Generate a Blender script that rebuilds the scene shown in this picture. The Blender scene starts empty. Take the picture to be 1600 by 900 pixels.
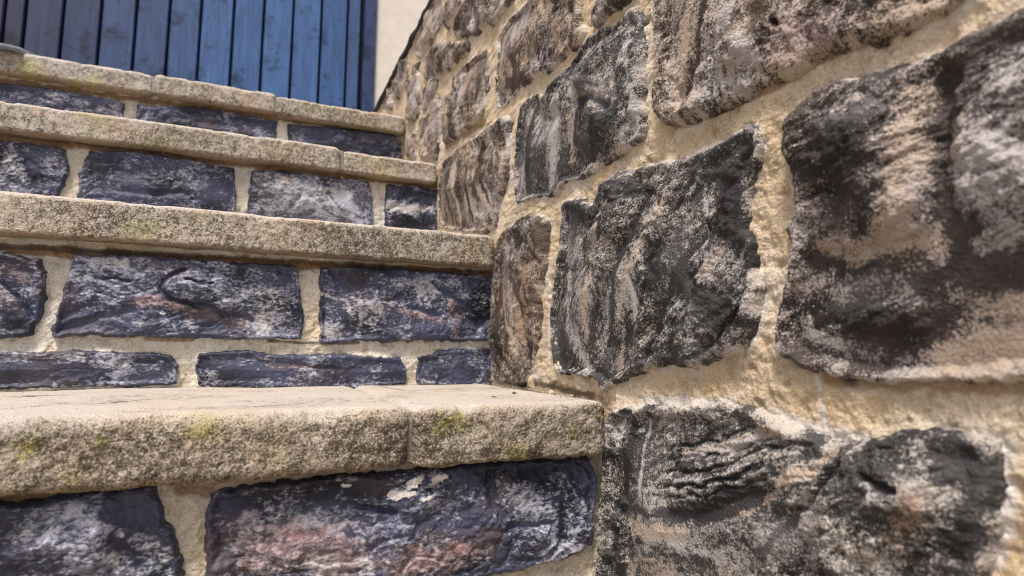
import bpy, math
import numpy as np
from mathutils import Matrix, Vector
# ---------------------------------------------------------------- camera
YAW, PITCH, ROLL, FOC = .4108, .108, .0077, 923.1      # focal length for a 1600 px wide picture
sc = bpy.context.scene
C = sc.collection
def basis():
    cy, sy, cp, sp, cr, sr = math.cos(YAW), math.sin(YAW), math.cos(PITCH), math.sin(PITCH), math.cos(ROLL), math.sin(ROLL)
    fw = np.array([sy*cp, cy*cp, sp]); rt = np.array([cy, -sy, 0.]); up = np.cross(rt, fw)
    return cr*rt+sr*up, -sr*rt+cr*up, fw
RT, UP, FW = basis()
cam = bpy.data.cameras.new('camera'); camo = bpy.data.objects.new('camera', cam); C.objects.link(camo)
camo.matrix_world = Matrix(((RT[0], UP[0], -FW[0], 0), (RT[1], UP[1], -FW[1], 0), (RT[2], UP[2], -FW[2], 0), (0, 0, 0, 1)))
cam.sensor_width = 36; cam.lens = 36*FOC/1600; cam.clip_start = .01; cam.clip_end = 500
cam.dof.use_dof = True; cam.dof.focus_distance = .48; cam.dof.aperture_fstop = 9
sc.camera = camo
# ---------------------------------------------------------------- light
SUN_DIR = Vector((-.36, -.40, 1.0)).normalized()       # towards the sun
el = math.asin(SUN_DIR.z); az = math.atan2(SUN_DIR.x, SUN_DIR.y)
w = bpy.data.worlds.new('World'); sc.world = w; w.use_nodes = True
nt = w.node_tree; bg = nt.nodes['Background']; sky = nt.nodes.new('ShaderNodeTexSky')
sky.sky_type = 'NISHITA'; sky.sun_disc = False; sky.sun_elevation = el; sky.sun_rotation = az
sky.dust_density = 6.0; sky.air_density = 1.0; sky.ozone_density = 1.5
nt.links.new(sky.outputs[0], bg.inputs[0]); bg.inputs[1].default_value = .066
sl = bpy.data.lights.new('sun', 'SUN'); sl.energy = 1.5; sl.angle = math.radians(11); sl.color = (1, .90, .80)
so = bpy.data.objects.new('sun', sl); C.objects.link(so); so.rotation_euler = SUN_DIR.to_track_quat('Z', 'Y').to_euler()
sc.view_settings.view_transform = 'Standard'; sc.view_settings.look = 'None'; sc.view_settings.gamma = 1
sc.view_settings.exposure = 1.22
sc.render.engine = 'CYCLES'
sc.cycles.filter_width = 1.0
# ---------------------------------------------------------------- measures (metres, eye at the origin)
W = .255                                               # face of the side wall
NY = [.3963, .6335, .8812, 1.1236]                     # step noses
NZ = [-.0375, .1358, .3011, .4667]                     # tread tops
TH = [.041, .037, .036, .036]
RY = [y+.022 for y in NY]                              # riser mortar planes
GZ = -.203
def unproj(ix, iy, n, c):
    d = FW+(ix-800)/FOC*RT+(450-iy)/FOC*UP
    return d*c/d[n]
def proj(P):
    P = np.asarray(P, float); d = P@FW
    return 800+FOC*(P@RT)/d, 450-FOC*(P@UP)/d
# ---------------------------------------------------------------- noise
def _h(ix, iy, seed):
    n = (ix.astype(np.int64)*374761393+iy.astype(np.int64)*668265263+seed*1274126177) & 0x7fffffff
    n = ((n ^ (n >> 13))*1274126177) & 0x7fffffff
    return (n ^ (n >> 16)) & 0xffff
_A = np.arange(65536)/65536*2*np.pi; _GX = np.cos(_A); _GY = np.sin(_A)
def pn(x, y, seed=0):
    x = np.asarray(x, float); y = np.asarray(y, float)
    x0 = np.floor(x); y0 = np.floor(y); fx = x-x0; fy = y-y0
    ix = x0.astype(np.int64); iy = y0.astype(np.int64)
    def g(a, b):
        k = _h(ix+a, iy+b, seed); return _GX[k]*(fx-a)+_GY[k]*(fy-b)
    ux = fx*fx*fx*(fx*(fx*6-15)+10); uy = fy*fy*fy*(fy*(fy*6-15)+10)
    a = g(0, 0); b = g(1, 0); c = g(0, 1); d = g(1, 1)
    return ((a+(b-a)*ux)+((c+(d-c)*ux)-(a+(b-a)*ux))*uy)*1.5
def fbm(x, y, o=4, seed=0, gain=.5, lac=2.03):
    s = 0; a = 1; t = 0
    for i in range(o):
        s = s+a*pn(x, y, seed+i*17); t += a; a *= gain; x = x*lac+3.1; y = y*lac+7.7
    return s/t*1.3
def ridged(x, y, o=3, seed=0):
    s = 0; a = 1; t = 0
    for i in range(o):
        s = s+a*(1-2.4*np.abs(pn(x, y, seed+i*31))); t += a; a *= .5; x = x*2.1+5; y = y*2.1+2
    return s/t
def sst(a, b, x):
    t = np.clip((x-a)/(b-a), 0, 1); return t*t*(3-2*t)
def mix(a, b, t):
    return a+(b-a)*(t[..., None] if getattr(a, 'ndim', 1) > 1 or np.ndim(t) else t)
# ---------------------------------------------------------------- distances
def sdist(px, py, poly):
    """signed distance to polygon, positive inside"""
    d2 = np.full(px.shape, 1e9); ins = np.zeros(px.shape, bool)
    n = len(poly)
    for i in range(n):
        ax, ay = poly[i]; bx, by = poly[(i+1) % n]
        ex, ey = bx-ax, by-ay; L = ex*ex+ey*ey+1e-18
        t = np.clip(((px-ax)*ex+(py-ay)*ey)/L, 0, 1)
        d2 = np.minimum(d2, (px-ax-t*ex)**2+(py-ay-t*ey)**2)
        c = (ay > py) != (by > py)
        ins ^= c & (px < (bx-ax)*(py-ay)/(by-ay+1e-18)+ax)
    return np.where(ins, 1, -1)*np.sqrt(d2)
def ldist(px, py, line):
    d2 = np.full(px.shape, 1e9)
    if len(line) == 1: line = [line[0], line[0]]
    for (ax, ay), (bx, by) in zip(line[:-1], line[1:]):
        ex, ey = bx-ax, by-ay; L = ex*ex+ey*ey+1e-18
        t = np.clip(((px-ax)*ex+(py-ay)*ey)/L, 0, 1)
        d2 = np.minimum(d2, (px-ax-t*ex)**2+(py-ay-t*ey)**2)
    return np.sqrt(d2)
# ---------------------------------------------------------------- materials
def grain_mat(name, s1, s2, bump, rough=(.85, .6), contrast=3.2, spec=.3, fleck=0.0, stretch=(1, 1, 1), var=.35, mk=.21):
    """weathered stone: the attributes Dark and Light hold its two colours, Mask how much of the light one
    covers it; fine 3D noise breaks the boundary into grains"""
    m = bpy.data.materials.new(name); m.use_nodes = True; nt = m.node_tree; N = nt.nodes; L = nt.links
    b = N['Principled BSDF']
    def nd(t, **k):
        n = N.new(t)
        for a, v in k.items(): setattr(n, a, v)
        return n
    def math_(op, a, c=None, clamp=False):
        n = nd('ShaderNodeMath', operation=op, use_clamp=clamp)
        for i, v in enumerate((a, c)):
            if v is None: continue
            if isinstance(v, (int, float)): n.inputs[i].default_value = v
            else: L.new(v, n.inputs[i])
        return n.outputs[0]
    geo = nd('ShaderNodeNewGeometry'); mp = nd('ShaderNodeMapping'); mp.inputs['Scale'].default_value = stretch
    L.new(geo.outputs['Position'], mp.inputs['Vector'])
    def noise(s, det, rg=.6, dist=0.0):
        n = nd('ShaderNodeTexNoise'); n.inputs['Scale'].default_value = s; n.inputs['Detail'].default_value = det
        n.inputs['Roughness'].default_value = rg; n.inputs['Distortion'].default_value = dist
        L.new(mp.outputs[0], n.inputs['Vector']); return n.outputs['Fac']
    n1 = noise(s1, 3, .65, .3); n2 = noise(s2, 4, .7)
    vor = nd('ShaderNodeTexVoronoi'); vor.inputs['Scale'].default_value = s1*.8; L.new(mp.outputs[0], vor.inputs['Vector'])
    ad = nd('ShaderNodeAttribute', attribute_name='Dark'); al = nd('ShaderNodeAttribute', attribute_name='Light')
    am = nd('ShaderNodeAttribute', attribute_name='Mask')
    mixn = math_('ADD', math_('MULTIPLY', n1, .62), math_('MULTIPLY', n2, .38))
    t = math_('MULTIPLY', math_('ADD', math_('SUBTRACT', mixn, .5), math_('MULTIPLY', math_('SUBTRACT', am.outputs['Fac'], .5), mk)), contrast*2.6)
    t = math_('ADD', t, .5, True)
    mx = nd('ShaderNodeMix', data_type='RGBA'); L.new(t, mx.inputs[0]); L.new(ad.outputs['Color'], mx.inputs[6]); L.new(al.outputs['Color'], mx.inputs[7])
    # value variation at grain size
    mr = nd('ShaderNodeMapRange'); mr.inputs[1].default_value = .3; mr.inputs[2].default_value = .7
    mr.inputs[3].default_value = 1-var; mr.inputs[4].default_value = 1+var; L.new(noise(s1*1.7, 2), mr.inputs[0])
    mv = nd('ShaderNodeVectorMath', operation='SCALE'); L.new(mx.outputs[2], mv.inputs[0]); L.new(mr.outputs[0], mv.inputs['Scale'])
    col = mv.outputs[0]
    if fleck > 0:
        v2 = nd('ShaderNodeTexVoronoi'); v2.inputs['Scale'].default_value = s2*1.6; L.new(mp.outputs[0], v2.inputs['Vector'])
        f = math_('MULTIPLY', math_('LESS_THAN', v2.outputs['Distance'], .2), math_('GREATER_THAN', n2, 1-fleck))
        m3 = nd('ShaderNodeMix', data_type='RGBA'); L.new(f, m3.inputs[0]); L.new(col, m3.inputs[6]); m3.inputs[7].default_value = (.6, .58, .56, 1)
        col = m3.outputs[2]
    L.new(col, b.inputs['Base Color'])
    hgt = math_('ADD', math_('MULTIPLY', mixn, 1.0), math_('MULTIPLY', vor.outputs['Distance'], .35))
    bp = nd('ShaderNodeBump'); bp.inputs['Strength'].default_value = 1; bp.inputs['Distance'].default_value = bump
    L.new(hgt, bp.inputs['Height']); L.new(bp.outputs[0], b.inputs['Normal'])
    r = nd('ShaderNodeMapRange'); r.inputs[3].default_value = rough[1]; r.inputs[4].default_value = rough[0]; L.new(t, r.inputs[0])
    L.new(r.outputs[0], b.inputs['Roughness']); b.inputs['Specular IOR Level'].default_value = spec
    return m
M_RISER = grain_mat('blue_stone', 430, 150, .0012, rough=(.8, .46), contrast=2.2, spec=.32, fleck=.38, stretch=(.6, 1, 1), mk=.29, var=.28)
M_WALL = grain_mat('brown_stone', 780, 250, .0016, rough=(.9, .6), contrast=3.0, spec=.22, fleck=.33, mk=.27, var=.28)
M_SLAB = grain_mat('sandstone', 700, 190, .0010, contrast=2.6, spec=.2)
M_MORT = grain_mat('sandy_mortar', 640, 150, .0015, contrast=1.6, spec=.15, var=.18)
def plain(name, col, rough=.6, spec=.4, var=0.0, scale=20, metallic=0, stretch=(1, 1, 1), bump=0, col2=None):
    m = bpy.data.materials.new(name); m.use_nodes = True; nt = m.node_tree; b = nt.nodes['Principled BSDF']
    b.inputs['Roughness'].default_value = rough; b.inputs['Specular IOR Level'].default_value = spec; b.inputs['Metallic'].default_value = metallic
    g = nt.nodes.new('ShaderNodeNewGeometry'); mp = nt.nodes.new('ShaderNodeMapping'); mp.inputs['Scale'].default_value = stretch
    n = nt.nodes.new('ShaderNodeTexNoise'); n.inputs['Scale'].default_value = scale; n.inputs['Detail'].default_value = 6
    nt.links.new(g.outputs['Position'], mp.inputs['Vector']); nt.links.new(mp.outputs[0], n.inputs['Vector'])
    r = nt.nodes.new('ShaderNodeValToRGB'); r.color_ramp.elements[0].position = .35; r.color_ramp.elements[1].position = .65
    c = np.array(col); r.color_ramp.elements[0].color = (*(c*(1-var)), 1)
    r.color_ramp.elements[1].color = (*(np.array(col2) if col2 is not None else c*(1+var)), 1)
    nt.links.new(n.outputs['Fac'], r.inputs[0]); nt.links.new(r.outputs[0], b.inputs['Base Color'])
    if bump:
        bp = nt.nodes.new('ShaderNodeBump'); bp.inputs['Strength'].default_value = 1; bp.inputs['Distance'].default_value = bump
        nt.links.new(n.outputs['Fac'], bp.inputs['Height']); nt.links.new(bp.outputs[0], b.inputs['Normal'])
    return m
# ---------------------------------------------------------------- object helpers
def tag(o, label=None, cat=None, group=None, kind=None):
    for k, v in (('label', label), ('category', cat), ('group', group), ('kind', kind)):
        if v: o[k] = v
    return o
def empty(name, loc):
    o = bpy.data.objects.new(name, None); C.objects.link(o); o.location = loc; o.empty_display_size = .1; return o
def link(name, me, mat, parent=None):
    o = bpy.data.objects.new(name, me); C.objects.link(o)
    if mat: me.materials.append(mat)
    if parent is not None:
        o.parent = parent
        l = Vector((0, 0, 0)); p = parent
        while p is not None: l += p.location; p = p.parent
        o.location = -l                                 # mesh data is in world coordinates
    return o
def mesh_np(name, V, F, attrs=None, smooth=True):
    me = bpy.data.meshes.new(name); V = np.asarray(V, np.float32); F = np.asarray(F, np.int32)
    me.vertices.add(len(V)); me.vertices.foreach_set('co', V.ravel())
    k = F.shape[1]; me.loops.add(F.size); me.loops.foreach_set('vertex_index', F.ravel())
    me.polygons.add(len(F)); me.polygons.foreach_set('loop_start', np.arange(len(F), dtype=np.int32)*k)
    me.polygons.foreach_set('use_smooth', np.full(len(F), smooth))
    for nme, arr in (attrs or {}).items():
        if arr.ndim == 1:
            a = me.attributes.new(nme, 'FLOAT', 'POINT'); a.data.foreach_set('value', arr.astype(np.float32))
        else:
            a = me.attributes.new(nme, 'FLOAT_COLOR', 'POINT')
            a.data.foreach_set('color', np.c_[np.clip(arr, 0, 1), np.ones(len(arr))].astype(np.float32).ravel())
    me.update(calc_edges=True); me.validate()
    return me
def boxes(name, bl, mat, parent=None, bevel=0):
    import bmesh
    bm = bmesh.new()
    for (x0, x1, y0, y1, z0, z1) in bl:
        r = bmesh.ops.create_cube(bm, size=1)
        for v in r['verts']:
            v.co = ((x0+x1)/2+v.co.x*(x1-x0), (y0+y1)/2+v.co.y*(y1-y0), (z0+z1)/2+v.co.z*(z1-z0))
    if bevel: bmesh.ops.bevel(bm, geom=list(bm.edges), offset=bevel, segments=2, affect='EDGES', profile=.6)
    me = bpy.data.meshes.new(name); bm.to_mesh(me); bm.free()
    return link(name, me, mat, parent)
# ---------------------------------------------------------------- planes
class Plane:
    def __init__(s, kind, c):
        s.kind = kind; s.c = c
    def uv(s, ix, iy, off=0.):
        if s.kind == 'wall': p = unproj(ix, iy, 0, s.c-off); return p[1], p[2]
        p = unproj(ix, iy, 1, s.c-off); return p[0], p[2]
    def P(s, u, v, h):
        if s.kind == 'wall': return np.stack([s.c-h, u, v], -1)
        return np.stack([u, s.c-h, v], -1)
    def depth(s, u, v): return float(np.dot(s.P(np.float64(u), np.float64(v), np.float64(0)), FW))
    flip = property(lambda s: s.kind == 'wall')
PW = Plane('wall', W+.006)
PR = [Plane('riser', y) for y in RY]
def smooth_poly(P, it=1):
    P = np.array(P, float)
    for _ in range(it):
        Q = np.roll(P, -1, 0); P = np.stack([P*.86+Q*.14, P*.14+Q*.86], 1).reshape(-1, 2)
    return P
PAL = {
 'w': ((.46, .45, .46), .9), 't': ((.43, .35, .285), .8), 'p': ((.31, .235, .245), .75), 'b': ((.10, .12, .22), .75),
 'd': None, 'rust': ((.20, .085, .075), .9), 'grey': ((.24, .235, .25), .75), 'br': ((.26, .17, .11), .8), 'wh': ((.72, .69, .66), 1.1)}
def build_stone(plane, poly, kind, H, seed, ang=0., feats=(), name='stone', parent=None, px=True, off=.004, cov=0., tone=1., step=None, ew=.008, stria=1., hue='brown'):
    if kind == 'wall': ang = math.pi-ang; cov = cov+.21
    else: cov = cov-.02
    rs = np.random.RandomState(seed)
    uv = np.array([plane.uv(x, y, off) for x, y in poly]) if px else np.array(poly, float)
    uv = smooth_poly(uv) if kind == 'wall' else uv
    cu, cv = uv.mean(0); size = min(np.ptp(uv[:, 0]), np.ptp(uv[:, 1]))
    dep = max(plane.depth(cu, cv), .22)
    if step is None:
        step = dep/590*.95
        su = step*max(1, min(3.0, (cu*cu+W*W)**.5/W*.8)) if plane.kind == 'wall' else step
    else: su = step
    mg = .010
    u = np.arange(uv[:, 0].min()-mg, uv[:, 0].max()+mg, su); v = np.arange(uv[:, 1].min()-mg, uv[:, 1].max()+mg, step)
    U, V = np.meshgrid(u, v, indexing='ij')
    jit = fbm(U*110, V*110, 4, seed)*.0024+fbm(U*25, V*25, 2, seed+5)*.0016+(.0026 if kind == 'wall' else .0022)
    sd = sdist(U, V, uv)+jit*min(1, size/.05)
    e = min(ew if kind == 'wall' else .0055, size*.22)
    s = np.clip(sd/e, 0, 1); prof = np.sqrt(np.clip(1-(1-s)**2.2, 0, 1))
    base = np.where(sd > 0, H*prof, sd*(1.6 if kind == 'wall' else 3.0))
    # broad relief with a lean and a few split facets
    ca, sa = math.cos(ang), math.sin(ang)
    wu = U+.006*fbm(U*18, V*18, 2, seed+9); wv = V+.006*fbm(U*18+9, V*18, 2, seed+10)
    A = wu*ca+wv*sa; B = -wu*sa+wv*ca                  # A runs along the grain
    fac = 0
    for k in range(4):
        a0 = rs.uniform(0, 6.28); off_ = rs.uniform(-.3, .3)*size
        fac = fac-np.maximum(0, ((U-cu)*math.cos(a0)+(V-cv)*math.sin(a0))-off_-.12*size)*rs.uniform(.10, .32)
    inside = sst(0, e*1.3, sd)
    sc_ = min(1., size/.09)
    relief = (.0060*sc_*fbm(wu*16, wv*16, 3, seed+20)+(.0065*sc_*fbm(U*9, V*11, 2, seed+26) if kind == 'wall' else 0))+fac*.38
    bil = np.abs(pn(wu*20, wv*26, seed+21))+.5*np.abs(pn(wu*47, wv*58, seed+22))+.25*np.abs(pn(wu*110, wv*130, seed+23))
    relief = relief+.0062*sc_*(bil-.45)
    tt = B*(75 if kind == 'riser' else 48)+1.6*fbm(U*20, V*20, 3, seed+24); fr = tt-np.floor(tt)
    relief = relief+(.0028 if kind == 'riser' else .0014)*sc_*(np.minimum(fr, (1-fr)*6)-.4)*sst(-.15, .25, fbm(U*16, V*16, 2, seed+25))
    crease = np.exp(-(bil/.13)**2)  # creases also darken the mask: shade put into the colour
    st = ridged(A*10, B*52, 3, seed+30)
    relief = relief+.0010*stria*sc_*st+.0014*fbm(U*170, V*170, 4, seed+40, .65)+.0008*fbm(A*90, B*160, 3, seed+41)+(.0011*fbm(A*22+fbm(U*30, V*30, 2, seed+2)*.8, B*240, 3, seed+62, .6) if kind == 'wall' else -.0006*fbm(U*170, V*170, 4, seed+40, .65))
    mask = .34*fbm(A*18, B*42, 4, seed+50, .65)+.62*fbm(U*20, V*20, 5, seed+60, .6)+.10*st+(.26 if kind == 'wall' else .14)*fbm(U*170, V*170, 3, seed+61, .7)-.5*crease+cov-.30+(.42*fbm(A*22+fbm(U*30, V*30, 2, seed+2)*.8, B*240, 3, seed+62, .6)*sst(-.3, .3, fbm(U*13, V*13, 2, seed+63)) if kind == 'wall' else 0)
    if kind == 'riser':
        dark = np.array([.017, .019, .032])*tone; mid = np.array([.064, .073, .132])*tone; light = np.array([.42, .44, .53])
    elif kind == 'slabby':
        dark = np.array([.05, .045, .035]); mid = np.array([.1, .09, .07]); light = np.array([.45, .37, .26])
    elif kind == 'wall' and hue == 'tan':
        dark = np.array([.030, .023, .019]); mid = np.array([.100, .074, .058]); light = np.array([.45, .365, .295])
    elif kind == 'wall' and hue == 'cool':
        dark = np.array([.023, .023, .025]); mid = np.array([.064, .063, .066]); light = np.array([.43, .40, .37])
    else:
        dark = np.array([.022, .019, .020])*tone; mid = np.array([.078, .064, .062])*tone; light = np.array([.45, .385, .34])
    tD = np.clip(.5+1.1*fbm(A*16, B*30, 4, seed+70), 0, 1); 
    D = mix(np.broadcast_to(dark, U.shape+(3,)), mid, tD); Lc = np.broadcast_to(light, U.shape+(3,)).copy()
    if kind == 'wall':
        g = np.clip(.4+1.3*fbm(U*13, V*13, 3, seed+80), 0, 1); Lc = mix(Lc, np.array([.40, .37, .37]), g)
    else:
        g = np.clip(-.2+1.5*fbm(U*15, V*20, 3, seed+81), 0, .8); D = mix(D, np.array([.085, .062, .066]), g*.7)
    brk = fbm(A*45, B*110, 4, seed+90, .65)*.55+fbm(U*30, V*30, 3, seed+91)*.35
    for ft in feats:
        k, wpx, amt, line = ft
        l = [plane.uv(x, y, off+H*.7) for x, y in line]; d0 = plane.depth(*l[0]); wm = wpx*d0/FOC
        d = ldist(U+.0025*fbm(U*60, V*60, 2, seed+7), V+.0025*fbm(U*60+4, V*60, 2, seed+8), l)
        if k == 'g':
            f = np.exp(-(d/wm)**2); relief = relief-.0070*amt*f; mask = mask-.8*amt*np.exp(-(d/(wm*.7))**2)  # groove cut in relief, its shade painted into the mask
        elif k == 'r':
            f = np.exp(-(d/wm)**2); relief = relief+.008*amt*f
        elif k == 'd':
            f = sst(-.6, .8, 1-d/wm+brk*1.1); mask = mask-.75*amt*f
        else:
            col, cv_ = PAL[k]; f = (sst(-.45, .9, 1-d/wm+brk*1.3) if k != 'wh' else sst(.0, .25, 1-d/wm+brk*1.1+.9*fbm(U*240, V*240, 3, seed+64, .7)))*min(1, amt)
            if k in ('b', 'grey'): D = mix(D, np.array(col)*.55, f*.8); mask = mask+.25*f
            elif k in ('p', 'rust', 'br'):
                D = mix(D, np.array(col)*.36, f*.7); Lc = mix(Lc, np.array(col)*(1.25 if k == 'p' else 1), f); mask = mask+.30*f
            else:
                Lc = mix(Lc, np.array(col), f); mask = mask+(.62 if k != 'wh' else 2.2)*f*amt
                if k == 'wh': relief = relief+.0008*f
    # lime bloom kept on the rim
    rim = np.exp(-(sd/.0035)**2); rimn = sst(-.05, .5, fbm(U*40, V*40, 3, seed+95)+.15)
    mask = mask+rim*((rimn*.9-.15) if kind == 'wall' else (rimn*.7-.45))
    if kind == 'wall': Lc = mix(Lc, np.array([.55, .50, .45]), rim*rimn*.8)
    h = base+relief*inside
    h = np.where(sd > 0, np.maximum(h, sd*.2), h)
    mask = np.clip(.5+mask*.9, -.6, 1.7)
    keep = sd > -.0045
    q = keep[:-1, :-1] | keep[1:, :-1] | keep[:-1, 1:] | keep[1:, 1:]
    idx = np.arange(U.size).reshape(U.shape)
    F = np.stack([idx[:-1, :-1][q], idx[1:, :-1][q], idx[1:, 1:][q], idx[:-1, 1:][q]], -1)
    if plane.flip: F = F[:, ::-1]
    # skirt: closes the stone into a body that reaches back into the mortar
    E = np.concatenate([F[:, [0, 1]], F[:, [1, 2]], F[:, [2, 3]], F[:, [3, 0]]]); key = np.sort(E, 1); kk = key[:, 0]*U.size+key[:, 1]
    _, inv, cnt = np.unique(kk, return_inverse=True, return_counts=True); E = E[cnt[inv] == 1]
    Pv = plane.P(U.ravel(), V.ravel(), h.ravel()); back = plane.P(U.ravel(), V.ravel(), np.full(U.size, -.022))
    bv = np.unique(E); mapb = np.full(U.size, -1); mapb[bv] = U.size+np.arange(len(bv))
    Vv = np.concatenate([Pv, back[bv]]); F2 = np.stack([E[:, 1], E[:, 0], mapb[E[:, 0]], mapb[E[:, 1]]], -1)
    F = np.concatenate([F, F2])
    at = [a.reshape(U.size, -1) for a in (D, Lc)]+[mask.reshape(-1, 1)]
    at = [np.concatenate([a, a[bv]]) for a in at]
    used = np.unique(F); rm = np.full(len(Vv), -1); rm[used] = np.arange(len(used))
    me = mesh_np(name, Vv[used], rm[F], {'Dark': at[0][used], 'Light': at[1][used], 'Mask': at[2][used, 0]})
    o = link(name, me, M_RISER if kind == 'riser' else M_WALL, parent)
    return uv, o
def build_mortar(plane, u, v, polys, seed, name, col, parent=None, recess=None, haze=1., zones=()):
    U, V = np.meshgrid(u, v, indexing='ij')
    near = np.full(U.shape, 9.)
    sdm = np.full(U.shape, -9.)
    for P in polys:
        b = (U > P[:, 0].min()-.03) & (U < P[:, 0].max()+.03) & (V > P[:, 1].min()-.03) & (V < P[:, 1].max()+.03)
        if b.any():
            d = sdist(U[b], V[b], P); sdm[b] = np.maximum(sdm[b], d)
    far = -sdm                                          # distance outwards from the nearest stone
    h = .0022*fbm(U*28, V*28, 3, seed)+.0012*fbm(U*130, V*130, 4, seed+3, .6)-.0010*ridged(U*45, V*60, 2, seed+8)+.0009*fbm(U*300, V*300, 3, seed+6, .7)-.0016*sst(.25, .6, fbm(U*75, V*75, 3, seed+7))
    h = h+.0022*np.exp(-(np.clip(far, 0, 1)/.006)**2)*sst(-.2, .5, fbm(U*22, V*22, 2, seed+4))
    c = np.array(col)
    if plane.kind == 'wall': h = h+.0025
    h = h-np.clip(sdm, 0, 1)*2.4
    D = mix(np.broadcast_to(c*.62, U.shape+(3,)), c*np.array([.82, .70, .52]), np.clip(.4+1.3*fbm(U*20, V*20, 3, seed+11), 0, 1))
    L = mix(np.broadcast_to(c, U.shape+(3,)), np.clip(c*np.array([1.15, 1.2, 1.35]), 0, .7), np.clip(.3+1.2*fbm(U*12, V*12, 3, seed+12), 0, 1))
    mask = .30+.50*fbm(U*35, V*35, 4, seed+13, .6)+.35*fbm(U*10, V*10, 2, seed+14)-.6*sst(.25, .6, fbm(U*75, V*75, 3, seed+7))-1.0*sst(.80, .95, ridged(U*38, V*50, 3, seed+19))*sst(0, .4, fbm(U*9, V*9, 2, seed+18))
    # lime haze hugging the stones, broken up
    hz = np.exp(-(np.clip(far, 0, 1)/.0065)**1.5)*sst(-.05, .45, fbm(U*17, V*17, 4, seed+15, .6)+.05)*haze
    L = mix(L, np.array([.60, .56, .51]), np.clip(hz, 0, 1)); mask = mask+hz*.9
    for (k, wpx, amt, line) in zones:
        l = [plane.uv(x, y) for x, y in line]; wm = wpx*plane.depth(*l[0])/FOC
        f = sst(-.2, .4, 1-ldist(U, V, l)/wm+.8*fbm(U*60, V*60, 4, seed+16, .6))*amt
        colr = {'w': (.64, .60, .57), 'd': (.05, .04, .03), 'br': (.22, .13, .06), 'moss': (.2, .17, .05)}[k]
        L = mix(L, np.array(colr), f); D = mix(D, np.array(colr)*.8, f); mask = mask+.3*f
    keep = sdm < .0045
    q = keep[:-1, :-1] | keep[1:, :-1] | keep[:-1, 1:] | keep[1:, 1:]
    idx = np.arange(U.size).reshape(U.shape)
    F = np.stack([idx[:-1, :-1][q], idx[1:, :-1][q], idx[1:, 1:][q], idx[:-1, 1:][q]], -1)
    if plane.flip: F = F[:, ::-1]
    used = np.unique(F); rm = np.full(U.size, -1); rm[used] = np.arange(len(used))
    Pv = plane.P(U.ravel(), V.ravel(), h.ravel())
    me = mesh_np(name, Pv[used], rm[F], {'Dark': D.reshape(-1, 3)[used], 'Light': L.reshape(-1, 3)[used], 'Mask': np.clip(.5+mask.ravel()*.8, -.3, 1.5)[used]})
    return link(name, me, M_MORT, parent)
# ---------------------------------------------------------------- the setting
g = boxes('ground', [(-60, 60, -60, 60, GZ-.3, GZ-.004)], plain('ground_gravel', (.16, .14, .11), .95, .2, .35, 60, bump=.004)); tag(g, kind='structure')
g = boxes('paving', [(-1.6, W+.1, -1.2, RY[0]+.02, GZ-.05, GZ)], plain('paving_stone', (.30, .25, .19), .9, .2, .3, 45, bump=.003)); tag(g, kind='structure')
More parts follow.
